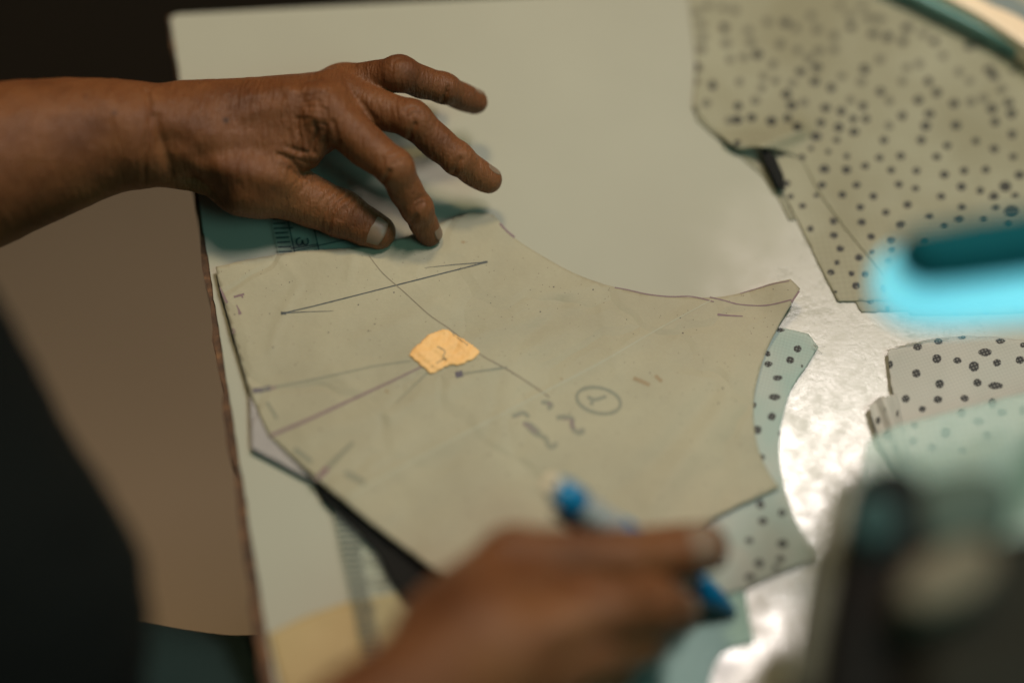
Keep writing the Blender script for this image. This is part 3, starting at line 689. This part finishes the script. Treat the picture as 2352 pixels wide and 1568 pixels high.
def surface_nets(f):
    F = f.F; ins = F < 0
    nx, ny, nz = F.shape
    c = np.zeros((nx - 1, ny - 1, nz - 1), np.uint8)
    for dx in (0, 1):
        for dy in (0, 1):
            for dz in (0, 1): c += ins[dx:nx - 1 + dx, dy:ny - 1 + dy, dz:nz - 1 + dz]
    I, J, K = np.nonzero((c > 0) & (c < 8))
    idx = np.full(c.shape, -1, np.int32); idx[I, J, K] = np.arange(len(I))
    acc = np.zeros((len(I), 3)); cnt = np.zeros(len(I))
    corners = [(a, b, d) for a in (0, 1) for b in (0, 1) for d in (0, 1)]
    for a in range(8):
        for b in range(a + 1, 8):
            ca, cb = corners[a], corners[b]
            if sum(abs(ca[i] - cb[i]) for i in range(3)) != 1: continue
            fa = F[I + ca[0], J + ca[1], K + ca[2]]; fb = F[I + cb[0], J + cb[1], K + cb[2]]
            m = (fa < 0) != (fb < 0); t = np.where(m, fa / np.where(m, fa - fb, 1), 0)
            for i in range(3): acc[:, i] += np.where(m, ca[i] + (cb[i] - ca[i]) * t, 0)
            cnt += m
    V = f.lo + (np.stack([I, J, K], 1) + acc / cnt[:, None]) * f.h
    Q = []
    for ax in range(3):
        s0 = [slice(None)] * 3; s1 = [slice(None)] * 3; s0[ax] = slice(0, -1); s1[ax] = slice(1, None)
        a = ins[tuple(s0)]; b = ins[tuple(s1)]; x = np.nonzero(a != b); flip = a[x]
        o1, o2 = [i for i in range(3) if i != ax]
        x = [np.array(v) for v in x]; ok = (x[o1] > 0) & (x[o2] > 0) & (x[o1] < c.shape[o1]) & (x[o2] < c.shape[o2])
        x = [v[ok] for v in x]; flip = flip[ok]
        def g(d1, d2):
            y = [v.copy() for v in x]; y[o1] -= d1; y[o2] -= d2; return idx[y[0], y[1], y[2]]
        q = np.stack([g(0, 0), g(1, 0), g(1, 1), g(0, 1)], 1)
        if ax == 1: flip = ~flip
        q[flip] = q[flip][:, ::-1]
        Q.append(q[:, ::-1])
    Q = np.vstack(Q); Q = Q[(Q >= 0).all(1)]
    return V, Q
def fast_mesh(name, V, Q, mat, parent):
    me = bpy.data.meshes.new(name)
    me.vertices.add(len(V)); me.vertices.foreach_set('co', np.asarray(V, np.float32).ravel())
    me.loops.add(len(Q) * 4); me.loops.foreach_set('vertex_index', Q.astype(np.int32).ravel())
    me.polygons.add(len(Q)); me.polygons.foreach_set('loop_start', np.arange(0, len(Q) * 4, 4, dtype=np.int32))
    try: me.polygons.foreach_set('loop_total', np.full(len(Q), 4, np.int32))
    except Exception: pass
    me.update(calc_edges=True); me.validate()
    me.polygons.foreach_set('use_smooth', np.ones(len(me.polygons), bool))
    o = bpy.data.objects.new(name, me); col.objects.link(o); me.materials.append(mat)
    if parent: adopt(o, parent)
    return o
def vertex_normals(V, Q):
    n = np.cross(V[Q[:, 2]] - V[Q[:, 0]], V[Q[:, 3]] - V[Q[:, 1]])
    N = np.zeros_like(V)
    for i in range(4): np.add.at(N, Q[:, i], n)
    return N / np.maximum(np.linalg.norm(N, axis=1), 1e-12)[:, None]
def rpx(px, p): return px * depth(p) / FPX

person = empty('person', U(-150, 1200, fz), 'person in dark clothes holding the pattern with one hand and a pen in the other', 'person')

# ---- left hand and forearm
def jt(l): return [UH(*p) for p in l]
L = {}
L['index'] = ([(742, 252, 53), (905, 385, 46), (957, 478, 27), (987, 538, 9)], [56, 42, 35, 28])
L['middle'] = ([(768, 213, 47), (946, 275, 50), (1050, 364, 36), (1122, 414, 23)], [46, 42, 36, 31])
L['ring'] = ([(790, 192, 40), (918, 170, 56), (1018, 203, 44), (1092, 234, 30)], [42, 39, 33, 28])
L['pinky'] = ([(772, 200, 24), (900, 170, 36), (965, 190, 30), (1005, 205, 18)], [36, 30, 26, 22])
L['thumb'] = ([(560, 425, 30), (645, 432, 24), (782, 490, 15), (869, 533, 10.5)], [72, 66, 53, 40])
f = Field((-.345, -.02, -.012), (.01, .155, .115), .00078)
Wr = UH(395, 315, 42)
# forearm as flattened bundle
def arm_pt(x, yt, yb, h): 
    p = UH(x, (yt + yb) / 2, h); return p, rpx((yb - yt) / 2, p)
arm = [arm_pt(-260, 215, 640, 42), arm_pt(-100, 203, 585, 42), arm_pt(0, 200, 536, 42), arm_pt(90, 193, 498, 42), arm_pt(180, 189, 458, 42), arm_pt(270, 193, 428, 42), arm_pt(360, 205, 417, 42)]
f.F[:] = .05
for (a, ra), (b, rb) in zip(arm[:-1], arm[1:]): add_cone(f, a, b, ra, rb, .008)
hb = [(( 360, 311, 42), 104), ((450, 322, 42), 112)]
def C(a, b, ra, rb, k=.010):
    A = UH(*a); B = UH(*b); add_cone(f, A, B, rpx(ra, A), rpx(rb, B), k)
C((350, 311, 42), (450, 312, 42), 104, 98)
C((440, 285, 42), (742, 256, 50), 78, 62)        # second metacarpal
C((440, 275, 42), (768, 222, 45), 72, 50)        # third
C((440, 280, 38), (790, 200, 36), 70, 42)        # fourth
C((450, 290, 34), (770, 215, 24), 60, 40)        # fifth
C((450, 340, 38), (600, 408, 30), 92, 86)        # thumb base
C((560, 360, 36), (700, 330, 42), 78, 52)        # first web muscle
C((690, 320, 40), (708, 362, 34), 34, 24, .004)  # folded skin of the web
C((705, 255, 34), (742, 318, 34), 40, 36, .006)  # palm pads seen behind
palm_dirs = {}
for nm, (pp, rr) in L.items():
    P = np.array(jt(pp)); R = [rpx(r, p) for r, p in zip(rr, P)]
    if nm == 'thumb': palm = np.array([.15, .25, -1.0])
    else: palm = (P[0] + P[-1]) / 2 - P[1]
    palm = palm / np.linalg.norm(palm); palm_dirs[nm] = palm
    add_chain_finger(f, P, R, .012 if nm != 'pinky' else .006, P[0], palm)
V1, Q1 = surface_nets(f); del f
N1 = vertex_normals(V1, Q1)
flipn = np.mean(np.sum(N1 * (V1 - V1.mean(0)), 1)) < 0
if flipn: Q1 = Q1[:, ::-1]; N1 = -N1
# creases and folds pressed into the skin
XY = proj(V1); facing = np.clip(-(N1 @ FWD) * 3, 0, 1)
def crease(pts, amp, w, smooth=True):
    global V1
    pts = smooth_curve(pts, 6) if smooth else pts
    xs = [p[0] for p in pts]; ys = [p[1] for p in pts]
    m = (XY[:, 0] > min(xs) - 4 * w) & (XY[:, 0] < max(xs) + 4 * w) & (XY[:, 1] > min(ys) - 4 * w) & (XY[:, 1] < max(ys) + 4 * w) & (facing > 0)
    ix = np.nonzero(m)[0]
    d = seg_dist(XY[ix, 0], XY[ix, 1], pts)
    V1[ix] -= N1[ix] * (amp / 1000 * facing[ix] * np.exp(-(d / w) ** 2))[:, None]
for pts, a, w in [
    # thumb knuckle wrinkles
    ([(800, 448), (775, 470), (760, 500), (752, 530)], 1.0, 4.5), ([(784, 440), (757, 468), (742, 500), (738, 528)], .8, 4.5), ([(812, 458), (798, 478), (785, 505)], .7, 4),
    ([(768, 432), (738, 460), (724, 492)], .5, 4), ([(742, 424), (714, 450), (700, 480)], .35, 4), ([(790, 478), (772, 500)], .6, 6),
    ([(718, 415), (690, 440), (678, 470)], .3, 4), ([(700, 405), (668, 425), (655, 455)], .3, 4), ([(828, 468), (816, 490), (812, 520)], .4, 5),
    # web folds
    ([(683, 272), (684, 300), (692, 330), (690, 352)], 1.2, 6), ([(722, 285), (726, 305), (720, 330), (722, 352)], 1.6, 6), ([(703, 300), (706, 325), (715, 345)], .8, 5),
    ([(745, 285), (748, 310), (742, 330)], 1.0, 5), ([(660, 338), (690, 348), (712, 352)], .9, 5), ([(640, 355), (668, 368), (690, 392), (702, 402)], 1.4, 6), ([(675, 365), (700, 372), (718, 378)], .6, 4),
    ([(662, 300), (668, 330), (674, 348)], .5, 4), ([(765, 280), (772, 305), (776, 330)], .9, 6), ([(668, 388), (680, 400), (690, 408)], 1.2, 7),
    # index knuckle
    ([(690, 210), (712, 202), (735, 205)], -.8, 12), ([(700, 235), (725, 228), (750, 236)], .35, 4), ([(706, 248), (728, 244), (748, 252)], .35, 4), ([(702, 222), (730, 214), (758, 224)], .3, 4),
    ([(712, 225), (714, 250), (710, 270)], .3, 4), ([(728, 216), (732, 240), (728, 262)], .3, 4),
    # finger joint wrinkles
    ([(888, 350), (905, 342), (922, 340)], .5, 4), ([(896, 364), (914, 354), (932, 352)], .5, 4), ([(902, 378), (922, 368), (940, 368)], .45, 4), ([(880, 365), (876, 390), (868, 410)], .5, 5),
    ([(868, 428), (882, 416), (894, 394)], 1.5, 6), ([(926, 524), (944, 512), (956, 498)], 1.3, 6), ([(955, 462), (970, 452), (980, 452)], .5, 4), ([(958, 474), (974, 464), (984, 466)], .4, 4),
    ([(928, 258), (942, 246), (958, 248)], .5, 4), ([(938, 268), (954, 258), (966, 262)], .5, 4), ([(938, 326), (945, 306), (952, 286)], 1.3, 6), ([(1038, 406), (1048, 388), (1058, 366)], 1.2, 6),
    ([(1056, 342), (1068, 336), (1078, 342)], .4, 4), ([(905, 142), (922, 134), (938, 138)], .4, 4), ([(1020, 228), (1026, 214), (1030, 200)], .9, 5),
    # hollows and ridges: wrist hollow, thumb bone, tendons and knuckle heads
    ([(392, 330), (402, 380), (440, 430)], 3.2, 36), ([(440, 430), (500, 462)], 2.2, 26), ([(520, 385), (600, 402), (660, 418)], -2.4, 30), ([(470, 360), (540, 345), (600, 345)], 1.5, 26),
    ([(664, 206), (672, 214)], -1.8, 15), ([(716, 262), (726, 272)], -1.2, 20), ([(694, 222), (700, 240)], .9, 10), ([(560, 262), (660, 240)], -.8, 18), ([(560, 225), (650, 205)], -.7, 13),
    ([(250, 240), (290, 290), (300, 360)], -1.6, 42), ([(1014, 236), (1022, 226), (1028, 212)], .8, 6),
    # wrist
    ([(338, 210), (343, 260), (338, 310), (332, 370), (334, 415)], 1.2, 6), ([(358, 270), (366, 320), (380, 370), (388, 410)], 1.9, 12), ([(352, 212), (352, 260), (345, 300)], -.5, 6),
    ([(430, 330), (470, 380), (500, 450)], .8, 22), ([(0, 358), (60, 362), (130, 362)], -.25, 3), ([(790, 168), (800, 195), (818, 222), (840, 250), (860, 275)], .9, 7),
    ]:
    crease(pts, a, w)
# fine transverse skin lines over wrist and back of hand
r2 = np.random.default_rng(3)
for k in range(64):
    x0 = 300 + k * 6.1 + r2.normal(0, 1.2); ya = 205 + max(0, (x0 - 430)) * -.09; yb = 420 if x0 < 430 else 470
    y1 = r2.uniform(ya, ya + 90); y2 = r2.uniform(yb - 140, yb)
    sl = -.10 + (x0 - 340) * .0009
    crease([(x0 + r2.normal(0, 1), y1), (x0 + (y2 - y1) * sl * .5 + r2.normal(0, 2), (y1 + y2) / 2), (x0 + (y2 - y1) * sl + r2.normal(0, 2), y2)], r2.uniform(.12, .27), 2.7)
r3 = r2
for k in range(16):      # crossed net of wrinkles over the index knuckle
    a = 196 + k * 6.5
    crease([(676 + r2.normal(0, 3), a + 8), (708, a + r2.normal(0, 2)), (744 + r2.normal(0, 4), a + 10)], r2.uniform(.22, .48), 2.6)
    b = 672 + k * 5.5
    crease([(b + 8, 200 + r2.uniform(0, 15)), (b + r2.normal(0, 2), 235), (b + 4, 268 + r2.uniform(0, 20))], r2.uniform(.22, .48), 2.6)
for k in range(26):      # thumb and finger skin lines
    u = k / 25; cx = 600 + 190 * u; cy = 405 + 75 * u
    crease([(cx + 16, cy - 50), (cx - 4, cy - 5), (cx - 16, cy + 45)], r2.uniform(.1, .28), 2.8)
    cx = 790 + 100 * u; cy = 285 + 90 * u
    crease([(cx - 30, cy + 28), (cx, cy - 4), (cx + 28, cy - 22)], r2.uniform(.08, .2), 2.6)
low_n = (vnoise(XY[:, 0], XY[:, 1], 95, 51) * .5 + vnoise(XY[:, 0], XY[:, 1], 45, 52) * .25)
V1 += N1 * (low_n * .00035)[:, None]
mole1 = np.zeros(len(V1))
for (x, y, r) in [(264, 263, 5), (519, 276, 6.5), (196, 222, 3), (70, 300, 2.5)]:
    mole1 = np.maximum(mole1, np.clip(1.5 - np.hypot(XY[:, 0] - x, XY[:, 1] - y) / r, 0, 1) * (facing > 0) * .8)
    
# ---- right hand and forearm
RH = {}
RH['thumb'] = ([(1030, 1420, 70), (1175, 1282, 74), (1430, 1282, 66), (1614, 1258, 52)], [95, 72, 66, 60])
RH['index'] = ([(1120, 1500, 92), (1385, 1405, 88), (1500, 1388, 70), (1552, 1404, 46)], [95, 76, 66, 54])
RH['middle'] = ([(1110, 1600, 82), (1350, 1500, 82), (1455, 1468, 60), (1492, 1466, 42)], [85, 68, 58, 50])
RH['ring'] = ([(1080, 1680, 62), (1300, 1590, 62), (1400, 1550, 40), (1435, 1520, 26)], [75, 56, 48, 42])
RH['pinky'] = ([(1040, 1740, 42), (1260, 1720, 42), (1370, 1690, 26), (1430, 1640, 16)], [65, 50, 44, 38])
allp = np.array([UH(*p) for v_ in RH.values() for p in v_[0]] + [UH(560, 1900, 75)])
lo = allp.min(0) - .045; hi = allp.max(0) + .045
f = Field(lo, hi, .0012)
C((1120, 1490, 82), (850, 1730, 70), 172, 185, .012); C((850, 1730, 70), (590, 2030, 80), 185, 200, .012)
C((1000, 1430, 74), (1172, 1290, 74), 80, 66, .012); C((1120, 1420, 80), (1230, 1360, 84), 110, 60, .012); C((1140, 1400, 76), (1430, 1345, 62), 95, 52, .010)
C((1000, 1600, 75), (1140, 1520, 88), 120, 95, .012); C((1000, 1660, 60), (1110, 1620, 72), 110, 85, .012)
for nm, (pp, rr) in RH.items():
    P = np.array(jt(pp)); R = [rpx(r, p) for r, p in zip(rr, P)]
    palm = np.array([.1, .2, -1.0]) if nm == 'thumb' else (P[0] + P[-1]) / 2 - P[1]
    palm = palm / np.linalg.norm(palm)
    add_chain_finger(f, P, R, .010, P[0], palm)
V2, Q2 = surface_nets(f)
if flipn: Q2 = Q2[:, ::-1]
# ---- upper arms and trunk under the clothes (outside the frame)
Tz = .10
sh_l = UH(-1250, 700, 150); sh_r = UH(-900, 2300, 150); el_l = UH(-800, 480, 40); el_r = UH(430, 2300, 60)
allp = np.array([sh_l, sh_r, el_l, el_r, UH(-260, 450, 42), UH(620, 2060, 80)])
f = Field(allp.min(0) - .11, allp.max(0) + .11, .006); f.F[:] = .05
MARG = .05
add_cone(f, UH(-200, 420, 42), el_l, .044, .046, .02); add_cone(f, el_l, sh_l, .046, .056, .02)
add_cone(f, UH(680, 2000, 80), el_r, .040, .046, .02); add_cone(f, el_r, sh_r, .046, .056, .02)
add_cone(f, sh_l, sh_r, .07, .07, .04)
V3, Q3 = surface_nets(f)
if flipn: Q3 = Q3[:, ::-1]
V = np.vstack([V1, V2, V3]); Q = np.vstack([Q1, Q2 + len(V1), Q3 + len(V1) + len(V2)])
body = fast_mesh('body', V, Q, M_SKIN, person)
at = body.data.attributes.new('mole', 'FLOAT', 'POINT')
if len(body.data.vertices) == len(V): at.data.foreach_set('value', np.concatenate([mole1, np.zeros(len(V2) + len(V3))]).astype(np.float32))

def nail(A, B, r, dorsal, parent, back=.45, ln=1.25, halfw=.95, R=1.0):
    """curved plate on the back of the last joint A->B"""
    A = np.array(A); B = np.array(B); s = B - A; s /= np.linalg.norm(s)
    d = np.array(dorsal, float); d -= s * (d @ s); d /= np.linalg.norm(d); w = np.cross(s, d)
    V, F = [], []; nu, nv = 15, 15
    for j in range(nv):
        v = -1 + 2 * j / (nv - 1)
        for i in range(nu):
            u = -1 + 2 * i / (nu - 1)
            # square to rounded outline
            uu = u * math.sqrt(max(0, 1 - .30 * v * v)); vv = v * math.sqrt(max(0, 1 - .30 * u * u))
            a = uu * halfw
            tt = r * ln * .5 * vv - r * back; rr = R * math.sqrt(max(1e-7, r * r - max(0, tt) ** 2 * .8)) if tt > 0 else r * R
            V.append(B + s * (r * ln * .5 * vv - r * back) + w * math.sin(a) * rr + d * math.cos(a) * rr)
    for j in range(nv - 1):
        for i in range(nu - 1): F.append((j * nu + i, j * nu + i + 1, (j + 1) * nu + i + 1, (j + 1) * nu + i))
    o = mesh_obj('fingernail', V, F, M_NAIL, None, True); adopt(o, parent); mod_solid(o, .0006, 0)
    return o
for nm in ('index', 'middle', 'ring', 'pinky', 'thumb'):
    P = np.array(jt(L[nm][0])); r = rpx(L[nm][1][-1], P[-1])
    dors = {'thumb': np.array([0, -.50, .85]), 'index': np.array([1.0, .0, .35]), 'middle': np.array([.55, .75, .55]), 'ring': np.array([.4, .9, .5]), 'pinky': np.array([.4, .9, .5])}[nm]
    nail(P[-2], P[-1], r, dors, body, .38 if nm == 'thumb' else .35, 1.66 if nm == 'thumb' else 1.25, .88 if nm == 'thumb' else .75, 1.012)
for nm in RH:
    P = np.array(jt(RH[nm][0])); r = rpx(RH[nm][1][-1], P[-1])
    palm = np.array([.1, .2, -1.0]) if nm == 'thumb' else (P[0] + P[-1]) / 2 - P[1]
    nail(P[-2], P[-1], r, -palm, body)

# ---- clothes
def clothes(name, caps, h, mat, seed, amp, label):
    pts = np.array([c[0] for c in caps] + [c[1] for c in caps]); rm = max(max(c[2], c[3]) for c in caps)
    f = Field(pts.min(0) - rm - .02, pts.max(0) + rm + .02, h); f.F[:] = .08
    for c in caps: add_cone(f, c[0], c[1], c[2], c[3], .03)
    V, Q = surface_nets(f)
    if flipn: Q = Q[:, ::-1]
    N = vertex_normals(V, Q)
    n = vnoise(V[:, 0] + V[:, 2], V[:, 1] * .5 + V[:, 2] * .3, .10, seed) + .5 * vnoise(V[:, 0], V[:, 1] + V[:, 2], .045, seed + 1)
    V = V + N * (n * amp)[:, None]
    o = fast_mesh(name, V, Q, mat, person); o['label'] = label; return o
MARG = .06
E = [((-170, 470), (.9, -.45)), ((-26, 712), (.9, -.42)), ((38, 842), (.92, -.40)), ((120, 992), (.9, -.42)), ((200, 1140), (.92, -.40)), ((305, 1300), (.97, -.22)), ((336, 1440), (1, -.02)), ((340, 1640), (1, 0)), ((350, 1900), (1, .1))]
caps = []; prev = None
for i, (e_, n_) in enumerate(E):
    rp = 330; nn = np.array(n_) / np.hypot(*n_)
    hh = 130 - i * 9
    c = UH(e_[0] - 62 - nn[0] * rp, e_[1] - nn[1] * rp, hh); r = rpx(rp, c)
    if prev is not None: caps.append((prev[0], c, prev[1], r))
    prev = (c, r)
caps += [(sh_l, el_l, .070, .058), (sh_r, el_r + np.array([-.06, -.02, .01]), .070, .060)]
clothes('shirt', caps, .006, M_SHIRT, 61, .004, 'loose black shirt')
tr = []
a = UH(180, 1830, -75); b = UH(760, 1830, -85)
rr_ = rpx(390, a)
tr = [(UH(0, 1840, -75 - 1000 * .0), a, rr_, rr_), (a, b, rr_, rr_ * 1.02)]
tr = [(np.array([p[0], p[1] - .0, p[2] - rr_ * .2]), np.array([q[0], q[1], q[2] - rr_ * .2]), r1, r2_) for p, q, r1, r2_ in tr]
clothes('trousers', tr, .005, M_TROUSER, 71, .0016, 'dark teal trousers over the lap')

# ------------------------------------------------------------------ pen in the right hand
pen = empty('pen', UH(1690, 1405, 4), 'blue pen with a clear frosted barrel held in the right hand', 'pen')
pa = UH(1286, 1128, 66); pb = UH(1692, 1408, 3)
lathe('barrel', pa + (pb - pa) * .10, pa + (pb - pa) * .72, [(0, .0060), (.03, .0066), (.5, .0066), (1, .0062)], M_CLEAR, pen)
lathe('end_cap', pa + (pb - pa) * -.03, pa + (pb - pa) * .10, [(0, .0030), (.12, .0058), (.5, .0066), (1, .0068)], M_BLUE, pen)
lathe('end_plug', pa + (pb - pa) * -.07, pa + (pb - pa) * -.03, [(0, .0022), (.3, .0034), (1, .0034)], M_RIMCREAM, pen)
lathe('grip', pa + (pb - pa) * .72, pb, [(0, .0064), (.25, .0064), (.5, .0052), (.8, .0028), (.97, .0009), (1, .0004)], M_BLUE, pen)
lathe('ring_band', pa + (pb - pa) * .30, pa + (pb - pa) * .42, [(0, .0071), (.5, .0073), (1, .0071)], M_BLUE, pen)
ca = pa + (pb - pa) * .0 + np.array([-.002, -.0085, -.003]); cb = pa + (pb - pa) * .26 + np.array([-.002, -.0082, -.003])
lathe('clip', ca, cb, [(0, .0012), (.1, .0022), (.9, .0020), (1, .001)], M_MBLACK, pen)

# ------------------------------------------------------------------ sewing machine head in the near right corner
mach = empty('sewing_machine', U(2250, 1500, 0), 'dark sewing machine head, out of focus in the near right corner', 'sewing machine')
prism('machine_bed', [(1960, 1600), (2120, 1430), (2560, 1340), (2700, 2000), (1900, 2000)], .004, .05, M_MOLIVE, mach, .006)
prism('needle_bar_housing', [(1975, 1075), (2060, 1050), (2125, 1080), (2150, 1250), (2150, 1640), (1890, 1640), (1915, 1420), (1945, 1240)], .06, .15, M_MBLACK, mach, .012)
prism('machine_head', [(2100, 1270), (2230, 1225), (2560, 1150), (2560, 1760), (2060, 1760), (2080, 1400)], .06, .16, M_MOLIVE, mach, .014)
def disc(name, cx, cy, h, r, th, mat, parent):
    c = UH(cx, cy, h); rr = rpx(r, c)
    return lathe(name, c - np.array([0, 0, th]), c, [(0, rr), (.8, rr), (.95, rr * .96), (1, rr * .85)], mat, parent)
disc('tension_dial', 2012, 1186, 160, 62, .012, M_MTEAL, mach)
prism('face_plate', [(2070, 1330), (2120, 1270), (2230, 1225), (2290, 1235), (2300, 1300), (2240, 1370), (2130, 1400), (2080, 1390)], .15, .18, M_MGREY, mach, .008)
prism('lower_arm', [(2120, 1450), (2500, 1400), (2500, 1800), (2100, 1800)], .1, .17, M_MOLIVE, mach, .01)
prism('top_cover', [(2090, 1100), (2160, 1075), (2310, 1060), (2340, 1120), (2330, 1220), (2220, 1250), (2110, 1260)], .10, .15, M_MCOVER, mach, .010)
lathe('presser_bar', UH(1950, 1110, 130), UH(1850, 1600, 120), [(0, .006), (.05, .0078), (.95, .0078), (1, .006)], M_MPALE, mach)
prism('presser_foot', [(1830, 1540), (1990, 1500), (2010, 1640), (1780, 1660)], .07, .12, M_MOLIVE, mach, .004)
lathe('needle_rod', UH(2000, 1250, 150), UH(1985, 1560, 60), [(0, .004), (1, .003)], M_CHROME, mach)

# ------------------------------------------------------------------ small cyan work lamp
lamp = empty('work_lamp', U(2600, 640, 0), 'glowing cyan work lamp with dark teal housing, blurred at the right edge', 'lamp')
prism('diffuser', [(2060, 540), (2020, 590), (2018, 650), (2048, 696), (2110, 718), (2200, 722), (2330, 712), (2620, 690), (2620, 540), (2300, 570), (2140, 560)], .155, .17, M_CYAN, lamp, .006)
prism('housing', [(2066, 520), (2084, 580), (2140, 616), (2240, 606), (2620, 555), (2620, 430), (2300, 480), (2150, 505)], .172, .19, M_LAMPBODY, lamp, .006)
lathe('stand', U(2640, 600, .0), UH(2640, 560, 180), [(0, .03), (.02, .03), (.03, .008), (1, .008)], M_LAMPBODY, lamp)
